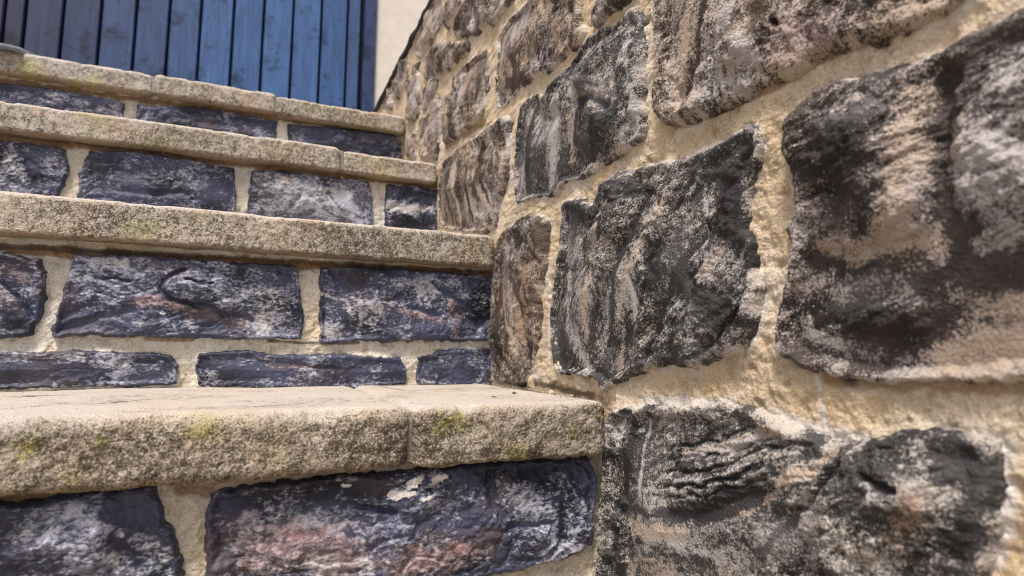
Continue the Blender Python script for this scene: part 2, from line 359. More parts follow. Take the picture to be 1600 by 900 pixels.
# ---------------------------------------------------------------- staircase
stairs = empty('stone_staircase', (-.6, NY[0], GZ))
tag(stairs, 'stone steps with sandstone treads and bluish rough-faced risers climbing to the blue door', 'staircase', kind='thing')
MARKS = []
def slab(x0, x1, yf, yb, zt, th, seed, r=.006, rough=1., moss=(), parent=None, endl=True, endr=True, dens=0., tilt=0.):
    dep = yf*.92+.06
    st = max(dep/590*1.0, .0006)
    xv0 = max(x0, -.32-.25*yf)
    xs = np.concatenate([np.arange(x0, xv0, .01), np.arange(xv0, x1, st), [x1]])
    # perimeter: top (back to front), round edge, face, round edge, underside (front to back)
    pts = []; nr = []
    def add(y, z, ny, nz): pts.append((y, z)); nr.append((ny, nz))
    ytop = np.concatenate([np.linspace(yb, yf+.05, 90 if seed in (11, 12) else 8)[:-1], np.linspace(yf+.05, yf+r, 60)])
    for y in ytop: add(y, zt, 0, 1)
    for a in np.linspace(0, math.pi/2, 10)[1:-1]: add(yf+r-r*math.sin(a), zt-r+r*math.cos(a), -math.sin(a), math.cos(a))
    for z in np.linspace(zt-r, zt-th+r*.6, max(8, int((th-r*1.6)/st))): add(yf, z, -1, 0)
    r2 = r*.6
    for a in np.linspace(0, math.pi/2, 7)[1:-1]: add(yf+r2-r2*math.cos(a), zt-th+r2-r2*math.sin(a), -math.cos(a), -math.sin(a))
    for y in np.concatenate([np.linspace(yf+r2, yf+.03, 14), [yf+.08, yb]]): add(y, zt-th, 0, -1)
    pts = np.array(pts); nr = np.array(nr)
    t = np.concatenate([[0], np.cumsum(np.hypot(*np.diff(pts, axis=0).T))])
    X, T = np.meshgrid(xs, t, indexing='ij')
    front = -nr[:, 0][None, :]; top = np.clip(nr[:, 1], 0, 1)[None, :]; bot = np.clip(-nr[:, 1], 0, 1)[None, :]
    d = .0022*rough*fbm(X*22, T*22, 3, seed)+.0010*rough*fbm(X*70, T*70, 4, seed+3, .6)*(.25+.75*front)+.0007*fbm(X*240, T*240, 3, seed+5, .7)*(.3+.7*front)
    d = d*(1-.75*top)
    # chips knocked off the edges
    edge = np.exp(-((T-t[len(ytop)+3])/.006)**2)
    d = d-.0026*rough*edge*sst(.12, .6, fbm(X*38, T*12, 3, seed+8))
    bow = .0018*rough*fbm(X*6, X*0+.5, 2, seed+9)       # wavering nose line
    Y = pts[:, 0][None, :]+nr[:, 0][None, :]*d+bow*np.ones_like(X); Z = pts[:, 1][None, :]+nr[:, 1][None, :]*d+.0014*rough*fbm(X*7+3, X*0+2.2, 2, seed+11)*(1-bot*.4)+tilt*(X-x1)
    # rounded ends
    de = np.full(X.shape, 1.)
    if endr: de = np.minimum(de, (x1-X)/.010)
    if endl: de = np.minimum(de, (X-x0)/.010)
    k = 1-np.sqrt(np.clip(1-(1-np.clip(de, 0, 1))**2, 0, 1))
    Y = Y-nr[:, 0][None, :]*k*.006; Z = Z-nr[:, 1][None, :]*k*.006
    lowf = fbm(X*9, T*14, 3, seed+20)
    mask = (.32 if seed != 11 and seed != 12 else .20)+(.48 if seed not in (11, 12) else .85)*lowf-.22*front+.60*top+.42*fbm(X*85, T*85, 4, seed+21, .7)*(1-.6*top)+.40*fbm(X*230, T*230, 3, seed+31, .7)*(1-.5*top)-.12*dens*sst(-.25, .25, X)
    mask = mask+.9*np.exp(-((T-t[len(ytop)-2])/.006)**2)*(.4+.6*fbm(X*30, T*30, 2, seed+22))
    D = mix(np.broadcast_to(np.array([.055, .046, .034]), X.shape+(3,)), np.array([.125, .105, .075]), np.clip(.5+fbm(X*30, T*30, 3, seed+23), 0, 1))
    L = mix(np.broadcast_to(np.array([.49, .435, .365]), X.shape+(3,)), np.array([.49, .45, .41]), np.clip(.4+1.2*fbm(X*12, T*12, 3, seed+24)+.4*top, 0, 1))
    og = np.clip(1.4*fbm(X*16, T*22, 3, seed+25)-.25, 0, 1)*front
    L = mix(L, np.array([.50, .33, .20]), og*.7)
    gm = np.clip(1.6*fbm(X*14, T*18, 3, seed+26)-.35, 0, 1)*front
    L = mix(L, np.array([.33, .30, .11]), gm*.7)
    D = mix(D, np.array([.12, .11, .04]), gm*.5)
    # the underside and lower edge are coloured a darker ochre
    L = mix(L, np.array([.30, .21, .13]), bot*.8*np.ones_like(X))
    if seed in (11, 12): L = mix(L, L*np.array([.84, .82, .80]), front*np.ones_like(X))
    # fine weathering lines along the bed on the tread top
    ln = sst(.55, .9, ridged(X*16, T*330, 3, seed+27))*top*sst(-.2, .4, fbm(X*8, T*30, 2, seed+28)); mask = mask-.35*ln-.45*top*sst(-.1, .6, fbm(X*40, T*170, 4, seed+33))
    for (mx, mz, mr, ma) in moss:
        dd = np.hypot(X-mx, Z-mz)/mr; f = sst(-.3, .9, 1-dd+1.3*fbm(X*150, T*150, 4, seed+30, .7))*ma*.8*(1-.8*top)
        L = mix(L, np.array([.38, .36, .08]), f); D = mix(D, np.array([.16, .15, .035]), f*.8)
    for (wm, ln_) in (MARKS if seed in (11, 12) else []):
        f = np.exp(-(ldist(X+.002*fbm(X*90, T*90, 2, 5), Y+.002*fbm(X*90, T*90, 2, 6), ln_)/wm)**2)*top; mask = mask-3*f; Z = Z-.0008*f; L = mix(L, np.array([.06, .05, .04]), f)
    n, m = X.shape; idx = np.arange(n*m).reshape(n, m)
    F = np.stack([idx[:-1, :-1], idx[:-1, 1:], idx[1:, 1:], idx[1:, :-1]], -1).reshape(-1, 4)[:, ::-1]
    Vv = np.stack([X, Y, Z], -1).reshape(-1, 3)
    # end caps: fan around a centre vertex (as degenerate-free quads of adjacent pairs)
    extra = []; caps = []
    for row, fl in ((0, False), (n-1, True)):
        c = len(Vv)+len(extra); extra.append(Vv[idx[row]].mean(0)); ring = idx[row]
        for j in range(0, m-2, 2):
            f = [c, ring[j], ring[j+1], ring[j+2]]; caps.append(f[::-1] if fl else f)
        if (m-1) % 2: caps.append(([c, ring[m-2], ring[m-1], ring[0]])[::-1] if fl else [c, ring[m-2], ring[m-1], ring[0]])
    Vv = np.concatenate([Vv, np.array(extra)]); F = np.concatenate([F, np.array(caps)])
    at = lambda a: np.concatenate([a.reshape(n*m, -1), a.reshape(n*m, -1)[[idx[0, m//2], idx[-1, m//2]]]])
    me = mesh_np('tread_slab', Vv, F, {'Dark': at(D), 'Light': at(L), 'Mask': np.clip(.5+at(mask)[:, 0]*.8, -.6, 1.6)})
    return link('tread_slab', me, M_SLAB, parent)
def XN(px, i, y=None):                                 # x on the nose line i under picture column px
    yy = {0: 690, 1: 330, 2: 225, 3: 140}[i] if y is None else y
    return unproj(px, yy, 1, NY[i])[0]
L0 = -1.6; xe = W-.0015
j0 = XN(642, 0); j2 = XN(535, 2); j3 = XN(238, 3); j3b = XN(432, 3)
def P0(px, py): p = unproj(px, py, 1, NY[0]); return p[0], p[2]
def moss(px, py, r, a, i=0): p = unproj(px, py, 1, NY[i]); return (p[0], p[2], r, a)
m0 = [moss(42, 700, .006, .9), moss(160, 690, .004, .7), moss(312, 665, .010, .6), moss(388, 657, .004, .5), moss(330, 670, .006, .4), moss(110, 752, .006, .4),
      moss(690, 665, .009, .8), moss(715, 655, .008, .8), moss(895, 675, .005, .8), moss(810, 715, .008, .5), moss(850, 640, .006, .4)]
m3 = [moss(40, 105, .016, .8, 3), moss(60, 110, .012, .6, 3), moss(150, 125, .012, .7, 3), moss(120, 128, .008, .6, 3)]
def PT(px, py): q = unproj(px, py, 2, NZ[0]); return q[0], q[1]
MARKS += [(.0011, [PT(592, 604), PT(640, 611), PT(680, 609), PT(722, 607)]), (.0009, [PT(150, 632), PT(215, 628)]), (.0009, [PT(220, 627), PT(300, 626)]), (.0008, [PT(20, 620), PT(120, 618)]), (.0008, [PT(250, 612), PT(330, 610)]), (.0007, [PT(10, 640), PT(70, 636)]), (.001, [PT(802, 613), PT(806, 616)]), (.001, [PT(771, 619), PT(773, 621)]), (.0013, [PT(690, 597), PT(694, 597)]), (.0012, [PT(129, 601)]), (.003, [PT(548, 601), PT(556, 602)])]
slab(L0, j0-.0012, NY[0], RY[1]+.03, NZ[0], TH[0], 11, r=.011, rough=1.5, moss=m0, parent=stairs)
slab(j0+.0012, xe, NY[0]+.001, RY[1]+.03, NZ[0]+.0005, TH[0], 12, r=.006, rough=1.25, moss=m0, parent=stairs)
slab(L0, xe+.001, NY[1], RY[2]+.03, NZ[1], TH[1], 13, r=.0055, rough=.55, parent=stairs, dens=1.2)
slab(L0, j2-.001, NY[2], RY[3]+.03, NZ[2], TH[2], 14, r=.006, rough=.8, parent=stairs, dens=1.5)
slab(j2+.001, xe+.001, NY[2]+.003, RY[3]+.03, NZ[2]-.003, TH[2]-.003, 15, r=.006, rough=.7, parent=stairs, moss=[moss(600, 255, .03, .35, 2)], dens=1)
slab(L0, j3-.001, NY[3], 1.42, NZ[3]-.001, TH[3], 16, r=.008, rough=1.1, parent=stairs, moss=m3)
slab(j3+.001, j3b-.0008, NY[3]+.002, 1.42, NZ[3]+.002, TH[3]+.001, 17, r=.008, rough=1.1, parent=stairs, dens=.5)
slab(j3b+.0008, xe+.001, NY[3]+.001, 1.42, NZ[3]-.002, TH[3]-.001, 18, r=.007, rough=.9, parent=stairs, dens=.8)
# stones of the risers, traced on their planes
R_ = 'riser'
RIS = [
 [dict(p=[(-90, 803), (0, 797), (76, 785), (151, 768), (232, 764), (243, 787), (249, 817), (272, 851), (279, 874), (279, 960), (-90, 960)], H=.009, a=.1,
   f=[('b', 60, .9, [(90, 845)]), ('d', 26, .9, [(180, 785), (235, 800)]), ('w', 15, .8, [(235, 855), (262, 880)]), ('w', 8, .7, [(38, 842), (55, 835)]), ('w', 14, .5, [(170, 885), (230, 890)]), ('g', 10, .5, [(170, 840), (215, 880)]), ('r', 40, .8, [(60, 860), (140, 850)])]),
  dict(p=[(338, 776), (400, 762), (500, 750), (600, 742), (700, 732), (800, 724), (915, 719), (929, 745), (926, 800), (921, 850), (880, 872), (800, 888), (745, 900), (700, 960), (330, 960), (327, 860), (326, 810)], H=.010, a=-.06,
   f=[('p', 44, 1, [(390, 850), (480, 862), (555, 868)]), ('rust', 7, .6, [(448, 838), (505, 835)]), ('p', 30, 1, [(620, 880), (720, 862), (760, 850)]), ('rust', 8, .6, [(700, 858), (735, 860)]),
      ('w', 9, .9, [(565, 840), (572, 890)]), ('w', 14, .8, [(470, 888), (520, 885)]), ('wh', 7, 1, [(638, 758), (655, 752)]), ('wh', 5, 1, [(680, 752), (698, 744)]), ('wh', 6, .9, [(610, 774), (645, 773)]), ('wh', 4, .9, [(535, 762), (545, 761)]), ('wh', 4, .8, [(665, 778), (680, 776)]),
      ('b', 40, .8, [(640, 800), (720, 790)]), ('b', 30, .9, [(840, 790), (860, 850)]), ('b', 30, .5, [(430, 815), (520, 810)]), ('g', 6, .9, [(772, 742), (775, 790), (790, 808)]), ('g', 6, .8, [(800, 826), (840, 822), (870, 818)]), ('g', 5, .7, [(490, 787), (560, 793), (620, 800)]),
      ('d', 14, 1, [(350, 790), (365, 800)]), ('d', 16, .9, [(330, 850), (345, 880)]), ('d', 20, .9, [(720, 735), (820, 728), (915, 725)]), ('d', 18, .7, [(745, 810), (760, 850)]), ('g', 9, .5, [(880, 780), (890, 840)]), ('w', 8, .6, [(900, 862), (915, 850)])])],  # d stroke along the top right: slab shadow painted on the stone
 [dict(p=[(-90, 388), (0, 396), (60, 408), (68, 432), (66, 465), (55, 495), (42, 520), (0, 526), (-90, 526)], H=.009, a=-.6,
   f=[('p', 9, .9, [(12, 415), (35, 440)]), ('p', 8, .7, [(0, 465), (30, 490)]), ('w', 8, .8, [(0, 392), (50, 400)]), ('b', 26, .7, [(45, 450), (50, 480)]), ('g', 4, .6, [(0, 440), (30, 470), (50, 500)])]),
  dict(p=[(118, 400), (197, 400), (306, 409), (394, 413), (460, 420), (466, 446), (471, 494), (469, 529), (438, 527), (372, 526), (306, 525), (219, 522), (131, 520), (88, 524), (85, 512), (96, 481), (109, 438)], H=.010, a=.02,
   f=[('r', 28, .9, [(275, 447), (350, 458)]), ('g', 4, 1.1, [(252, 455), (272, 466), (318, 480), (395, 498)]), ('g', 4, .9, [(250, 448), (258, 432), (290, 421)]), ('g', 3, .8, [(292, 438), (310, 443), (330, 441)]),
      ('p', 9, 1, [(212, 470), (250, 468), (300, 488), (378, 506)]), ('g', 5, .9, [(92, 518), (130, 500), (205, 484)]), ('b', 13, 1, [(262, 505), (278, 512)]), ('w', 6, .9, [(292, 507), (305, 514)]), ('w', 16, .75, [(398, 425), (425, 460), (410, 510)]),
      ('w', 5, .8, [(222, 498), (215, 508)]), ('w', 7, .7, [(130, 404), (200, 410)]), ('b', 30, .9, [(310, 440), (360, 455)]), ('b', 30, .8, [(150, 450), (220, 450)]), ('w', 5, .6, [(245, 452), (262, 424)]), ('g', 3, .6, [(150, 433), (200, 437)]), ('g', 3, .6, [(150, 456), (185, 457)]), ('t', 5, .7, [(170, 497), (190, 492)]), ('d', 10, .8, [(240, 500), (235, 520)])]),
  dict(p=[(504, 420), (570, 420), (700, 427), (770, 434), (770, 530), (640, 530), (505, 532), (503, 505), (502, 450)], H=.009, a=-.3,
   f=[('w', 24, .75, [(560, 470), (590, 480)]), ('w', 8, .7, [(655, 450), (680, 458)]), ('p', 6, 1, [(632, 487), (655, 492), (688, 500)]), ('p', 9, .9, [(705, 475), (715, 500), (712, 525)]), ('g', 4, 1, [(607, 468), (625, 464)]), ('w', 3, 1, [(503, 458), (540, 468), (550, 490)]),
      ('g', 4, .9, [(515, 420), (545, 455)]), ('g', 4, .8, [(640, 480), (690, 490)]), ('g', 4, .7, [(680, 440), (720, 475), (760, 500)]), ('b', 16, .9, [(515, 440)]), ('b', 22, .9, [(520, 500)]), ('b', 18, .9, [(620, 435), (720, 445)]), ('w', 7, .9, [(505, 515), (530, 525)]), ('w', 4, .8, [(565, 490), (562, 530)]), ('d', 12, .7, [(655, 515), (690, 520)])]),
  dict(p=[(-90, 552), (0, 553), (60, 552), (110, 549), (150, 551), (200, 552), (265, 556), (274, 572), (273, 598), (200, 602), (0, 605), (-90, 605)], H=.006, a=0, f=[('w', 9, .8, [(0, 558), (130, 556)]), ('w', 9, .5, [(150, 565), (250, 570)]), ('d', 12, .8, [(0, 582), (160, 584)])]),
  dict(p=[(312, 555), (370, 550), (440, 556), (560, 557), (625, 562), (635, 575), (633, 598), (560, 606), (400, 604), (311, 601), (308, 572)], H=.006, a=0, f=[('p', 5, .8, [(420, 572), (480, 573)]), ('d', 8, .8, [(360, 582), (450, 580)]), ('w', 5, .6, [(330, 558), (400, 560)]), ('g', 3, .8, [(400, 566), (480, 572), (620, 588)])]),
  dict(p=[(656, 560), (690, 550), (768, 546), (772, 602), (700, 602), (653, 596)], H=.006, a=0, f=[('w', 5, .5, [(690, 558), (700, 570)]), ('b', 10, .8, [(740, 560)]), ('d', 8, .7, [(690, 580), (740, 585)])])],
 [dict(p=[(-90, 216), (0, 223), (57, 227), (100, 234), (103, 262), (92, 298), (85, 325), (0, 320), (-90, 315)], H=.010, a=.5, f=[('w', 22, .8, [(85, 250), (75, 280)]), ('w', 12, .7, [(10, 240), (40, 270)]), ('d', 12, 1, [(48, 258), (55, 280)]), ('g', 5, .8, [(40, 250), (60, 275)])]),
  dict(p=[(140, 238), (175, 237), (245, 246), (306, 253), (363, 264), (366, 298), (363, 345), (250, 340), (120, 325), (127, 271)], H=.010, a=-.05, f=[('g', 4, 1, [(195, 295), (240, 302), (290, 300)]), ('g', 3, .8, [(300, 310), (362, 305)]), ('g', 3, .7, [(180, 262), (230, 285)]), ('b', 30, .8, [(200, 265)]), ('b', 30, .6, [(320, 280)]), ('w', 6, .6, [(190, 252), (200, 256)]), ('d', 14, .6, [(160, 250), (250, 290)])]),
  dict(p=[(396, 268), (438, 268), (525, 279), (574, 286), (580, 306), (582, 372), (390, 360), (390, 306)], H=.008, a=-.2, cov=.12, f=[('grey', 40, 1, [(440, 310), (540, 320)]), ('t', 10, .7, [(400, 276), (450, 278)]), ('b', 24, .7, [(560, 330)]), ('g', 4, .9, [(440, 335), (470, 305)]), ('g', 3, .7, [(515, 300), (530, 325), (570, 340)]), ('w', 14, .4, [(420, 290), (530, 300)])]),
  dict(p=[(606, 290), (657, 292), (682, 299), (682, 375), (602, 370)], H=.008, a=.1, tone=.8, f=[('w', 8, 1, [(610, 322), (640, 327), (675, 322)]), ('d', 10, 1, [(640, 305), (670, 310)]), ('d', 8, .9, [(620, 345), (670, 348)])])],
 [dict(p=[(-90, 122), (0, 130), (88, 142), (166, 155), (190, 162), (192, 200), (-90, 190)], H=.009, a=0, f=[('w', 8, .6, [(20, 145), (90, 155)]), ('w', 5, .7, [(150, 168), (185, 172)]), ('d', 6, .8, [(0, 132), (60, 140)])]),
  dict(p=[(216, 165), (306, 169), (394, 182), (431, 190), (431, 245), (214, 215)], H=.009, a=-.1, tone=.8, f=[('d', 18, .9, [(260, 180), (330, 195)]), ('w', 3, .8, [(340, 182), (350, 188)])]),
  dict(p=[(451, 195), (525, 201), (615, 212), (626, 222), (626, 260), (451, 245)], H=.009, a=-.1, tone=.8, f=[('d', 20, .9, [(500, 210), (590, 225)]), ('w', 3, .8, [(590, 228), (600, 224)])])],
]
# further stones of the same courses, left of the picture
def more_left(pl, z0, z1, xr, n, seed):
    rs = np.random.RandomState(seed); x = xr; out = []
    while x > -1.5 and n > 0:
        wd = rs.uniform(.13, .2); out.append([(x-wd, z0+.002), (x-wd+.004, z1-.003), (x-.002, z1), (x, z0)]); x -= wd+.018; n -= 1
    return out
WALL_L = {0: (0, 0, 0)}
riser_labels = ['lowest riser, of large purplish blue stones under the mossy front tread', 'second riser, two courses of blue stones', 'third riser, one course of blue stones', 'topmost riser, mostly hidden in the shade of the top tread']
for i in range(4):
    zb = GZ if i == 0 else NZ[i-1]-.012; zt = NZ[i]-TH[i]+.004
    bl = boxes('riser_core', [(L0, W+.02, RY[i]+.015, RY[i]+.05, zb, zt)], plain('core_mortar_%d' % i, (.35, .29, .2), .9), None)
    polys = []; stones = []
    ri = empty('riser', (0, 0, 0)); ri.parent = stairs; ri.location = (0, 0, 0)
    bpy.data.objects.remove(ri)
    for k, s in enumerate(RIS[i]): stones.append(s)
    built = []
    hold = []
    for k, s in enumerate(stones):
        uv, o = build_stone(PR[i], s['p'], R_, s['H'], 100+i*20+k, s['a'], s['f'], parent=None, cov=s.get('cov', 0)-.08, tone=s.get('tone', 1), stria=.8)
        polys.append(uv); hold.append(o)
        if (i, k) == (0, 1): o['label'] = 'long purplish stone with red patches and white flakes'
        if (i, k) == (1, 1): o['label'] = 'dark blue stone with a pink streak'
    xl = min(P[:, 0].min() for P in polys)-.018
    cs = [(zb+.004, zt-.012)] if i != 1 else [(PR[1].uv(0, 526)[1], zt-.012), (zb+.012, PR[1].uv(0, 553)[1])]
    for c_, (a, b) in enumerate(cs):
        for k, q in enumerate(more_left(PR[i], a, b, xl, 3, 50+i*3+c_)):
            uv, o = build_stone(PR[i], q, R_, .008, 400+i*20+c_*7+k, .05, (), px=False, step=.0035)
            polys.append(uv); hold.append(o)
    stp = RY[i]*.95/590*1.05
    ul = max(-.20-.13*(i), -.5)
    u = np.concatenate([np.arange(L0, ul, .008), np.arange(ul, W+.012, stp)]); v = np.arange(zb, zt+stp, stp)
    zn = {0: [('d', 4, .6, [(560, 742), (925, 716)]), ('w', 5, .9, [(945, 740), (930, 900)]), ('br', 20, .8, [(0, 790), (60, 785)]), ('br', 14, .7, [(285, 765), (320, 765)])],  # d zone: shadow under the slab, painted into the mortar
          1: [('br', 9, .9, [(0, 390), (770, 430)]), ('d', 5, .7, [(0, 384), (770, 425)]), ('br', 5, .8, [(230, 528), (300, 530)]), ('d', 3, .8, [(420, 532), (470, 536), (560, 535)]), ('br', 6, .6, [(300, 408), (700, 424)])],  # top d and br bands: slab shade painted over brown mortar
          2: [('br', 8, .9, [(0, 214), (680, 290)]), ('d', 5, .7, [(0, 208), (680, 285)])], 3: [('br', 6, .9, [(0, 126), (625, 210)])]}[i]  # bands under the slabs: shade put into the brown mortar colour
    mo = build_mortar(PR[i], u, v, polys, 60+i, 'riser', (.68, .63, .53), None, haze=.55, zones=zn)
    mo.parent = stairs; mo.location = -stairs.location
    mo['label'] = riser_labels[i]
    bl.parent = mo; bl.name = 'core'
    for o in hold: o.parent = mo
# mortar between the slabs of a tread
for (x, i, wd) in ((j0, 0, .0035), (j2, 2, .003), (j3, 3, .003), (j3b, 3, .002)):
    boxes('mortar_joint', [(x-wd, x+wd, NY[i]+.0055, NY[i]+.2, NZ[i]-TH[i]+.004, NZ[i]-.0035)], plain('joint_mortar_%d' % i, (.30, .285, .25), .9, .2, .2, 300, bump=.002), stairs, bevel=.0012)
boxes('landing', [(L0, W+.02, 1.38, 2.12, NZ[3]-.1, NZ[3]-.005)], plain('landing_stone', (.34, .28, .20), .9, .2, .25, 40, bump=.002), stairs)
boxes('masonry_core', [(L0, W+.02, RY[k]+.045, RY[k+1]+.05 if k < 3 else 2.12, GZ-.02, NZ[k]-TH[k]-.002-(.062 if k == 3 else 0)) for k in range(4)], plain('fill_mortar', (.25, .21, .15), .9, .2, .2, 60), stairs)
# mortar crumbs and grit gathered along the back of the front tread and in its corner with the wall
def crumbs():
    rs = np.random.RandomState(8); V = []; F = []
    base = np.array([(1, 0, 0), (-1, 0, 0), (0, 1, 0), (0, -1, 0), (0, 0, 1), (0, 0, -.6)], float)
    tri = [(0, 2, 4), (2, 1, 4), (1, 3, 4), (3, 0, 4), (2, 0, 5), (1, 2, 5), (3, 1, 5), (0, 3, 5)]
    for k in range(520):
        m = rs.rand()
        if m < .45: x, y = rs.uniform(-.35, W), RY[1]-abs(rs.normal(0, .004))-.001
        elif m < .80:
            y = rs.uniform(NY[0]+.02, RY[1]); x = W-.004-abs(rs.normal(0, .006))
        else: x, y = rs.uniform(-.3, W-.01), rs.uniform(NY[0]+.02, RY[1])
        sz = rs.uniform(.0003, .0011)*(1.5 if m < .8 and rs.rand() < .15 else 1)*(1 if m < .8 else .6)
        q = base*rs.uniform(.6, 1.25, (6, 3))*sz; a = rs.uniform(0, 6.28); c, s_ = math.cos(a), math.sin(a)
        q = np.c_[q[:, 0]*c-q[:, 1]*s_, q[:, 0]*s_+q[:, 1]*c, q[:, 2]]+np.array([x, y, NZ[0]+sz*.4+.0006]); o = len(V)
        V += list(q); F += [(o+i, o+j, o+l) for i, j, l in tri]
    return mesh_np('grit', V, F, smooth=False)
tag(link('grit', crumbs(), plain('grit_mortar', (.20, .15, .10), .95, .1, .75, 700, col2=(.5, .44, .34))), 'small mortar crumbs and grit along the back of the front tread', 'grit', kind='stuff')
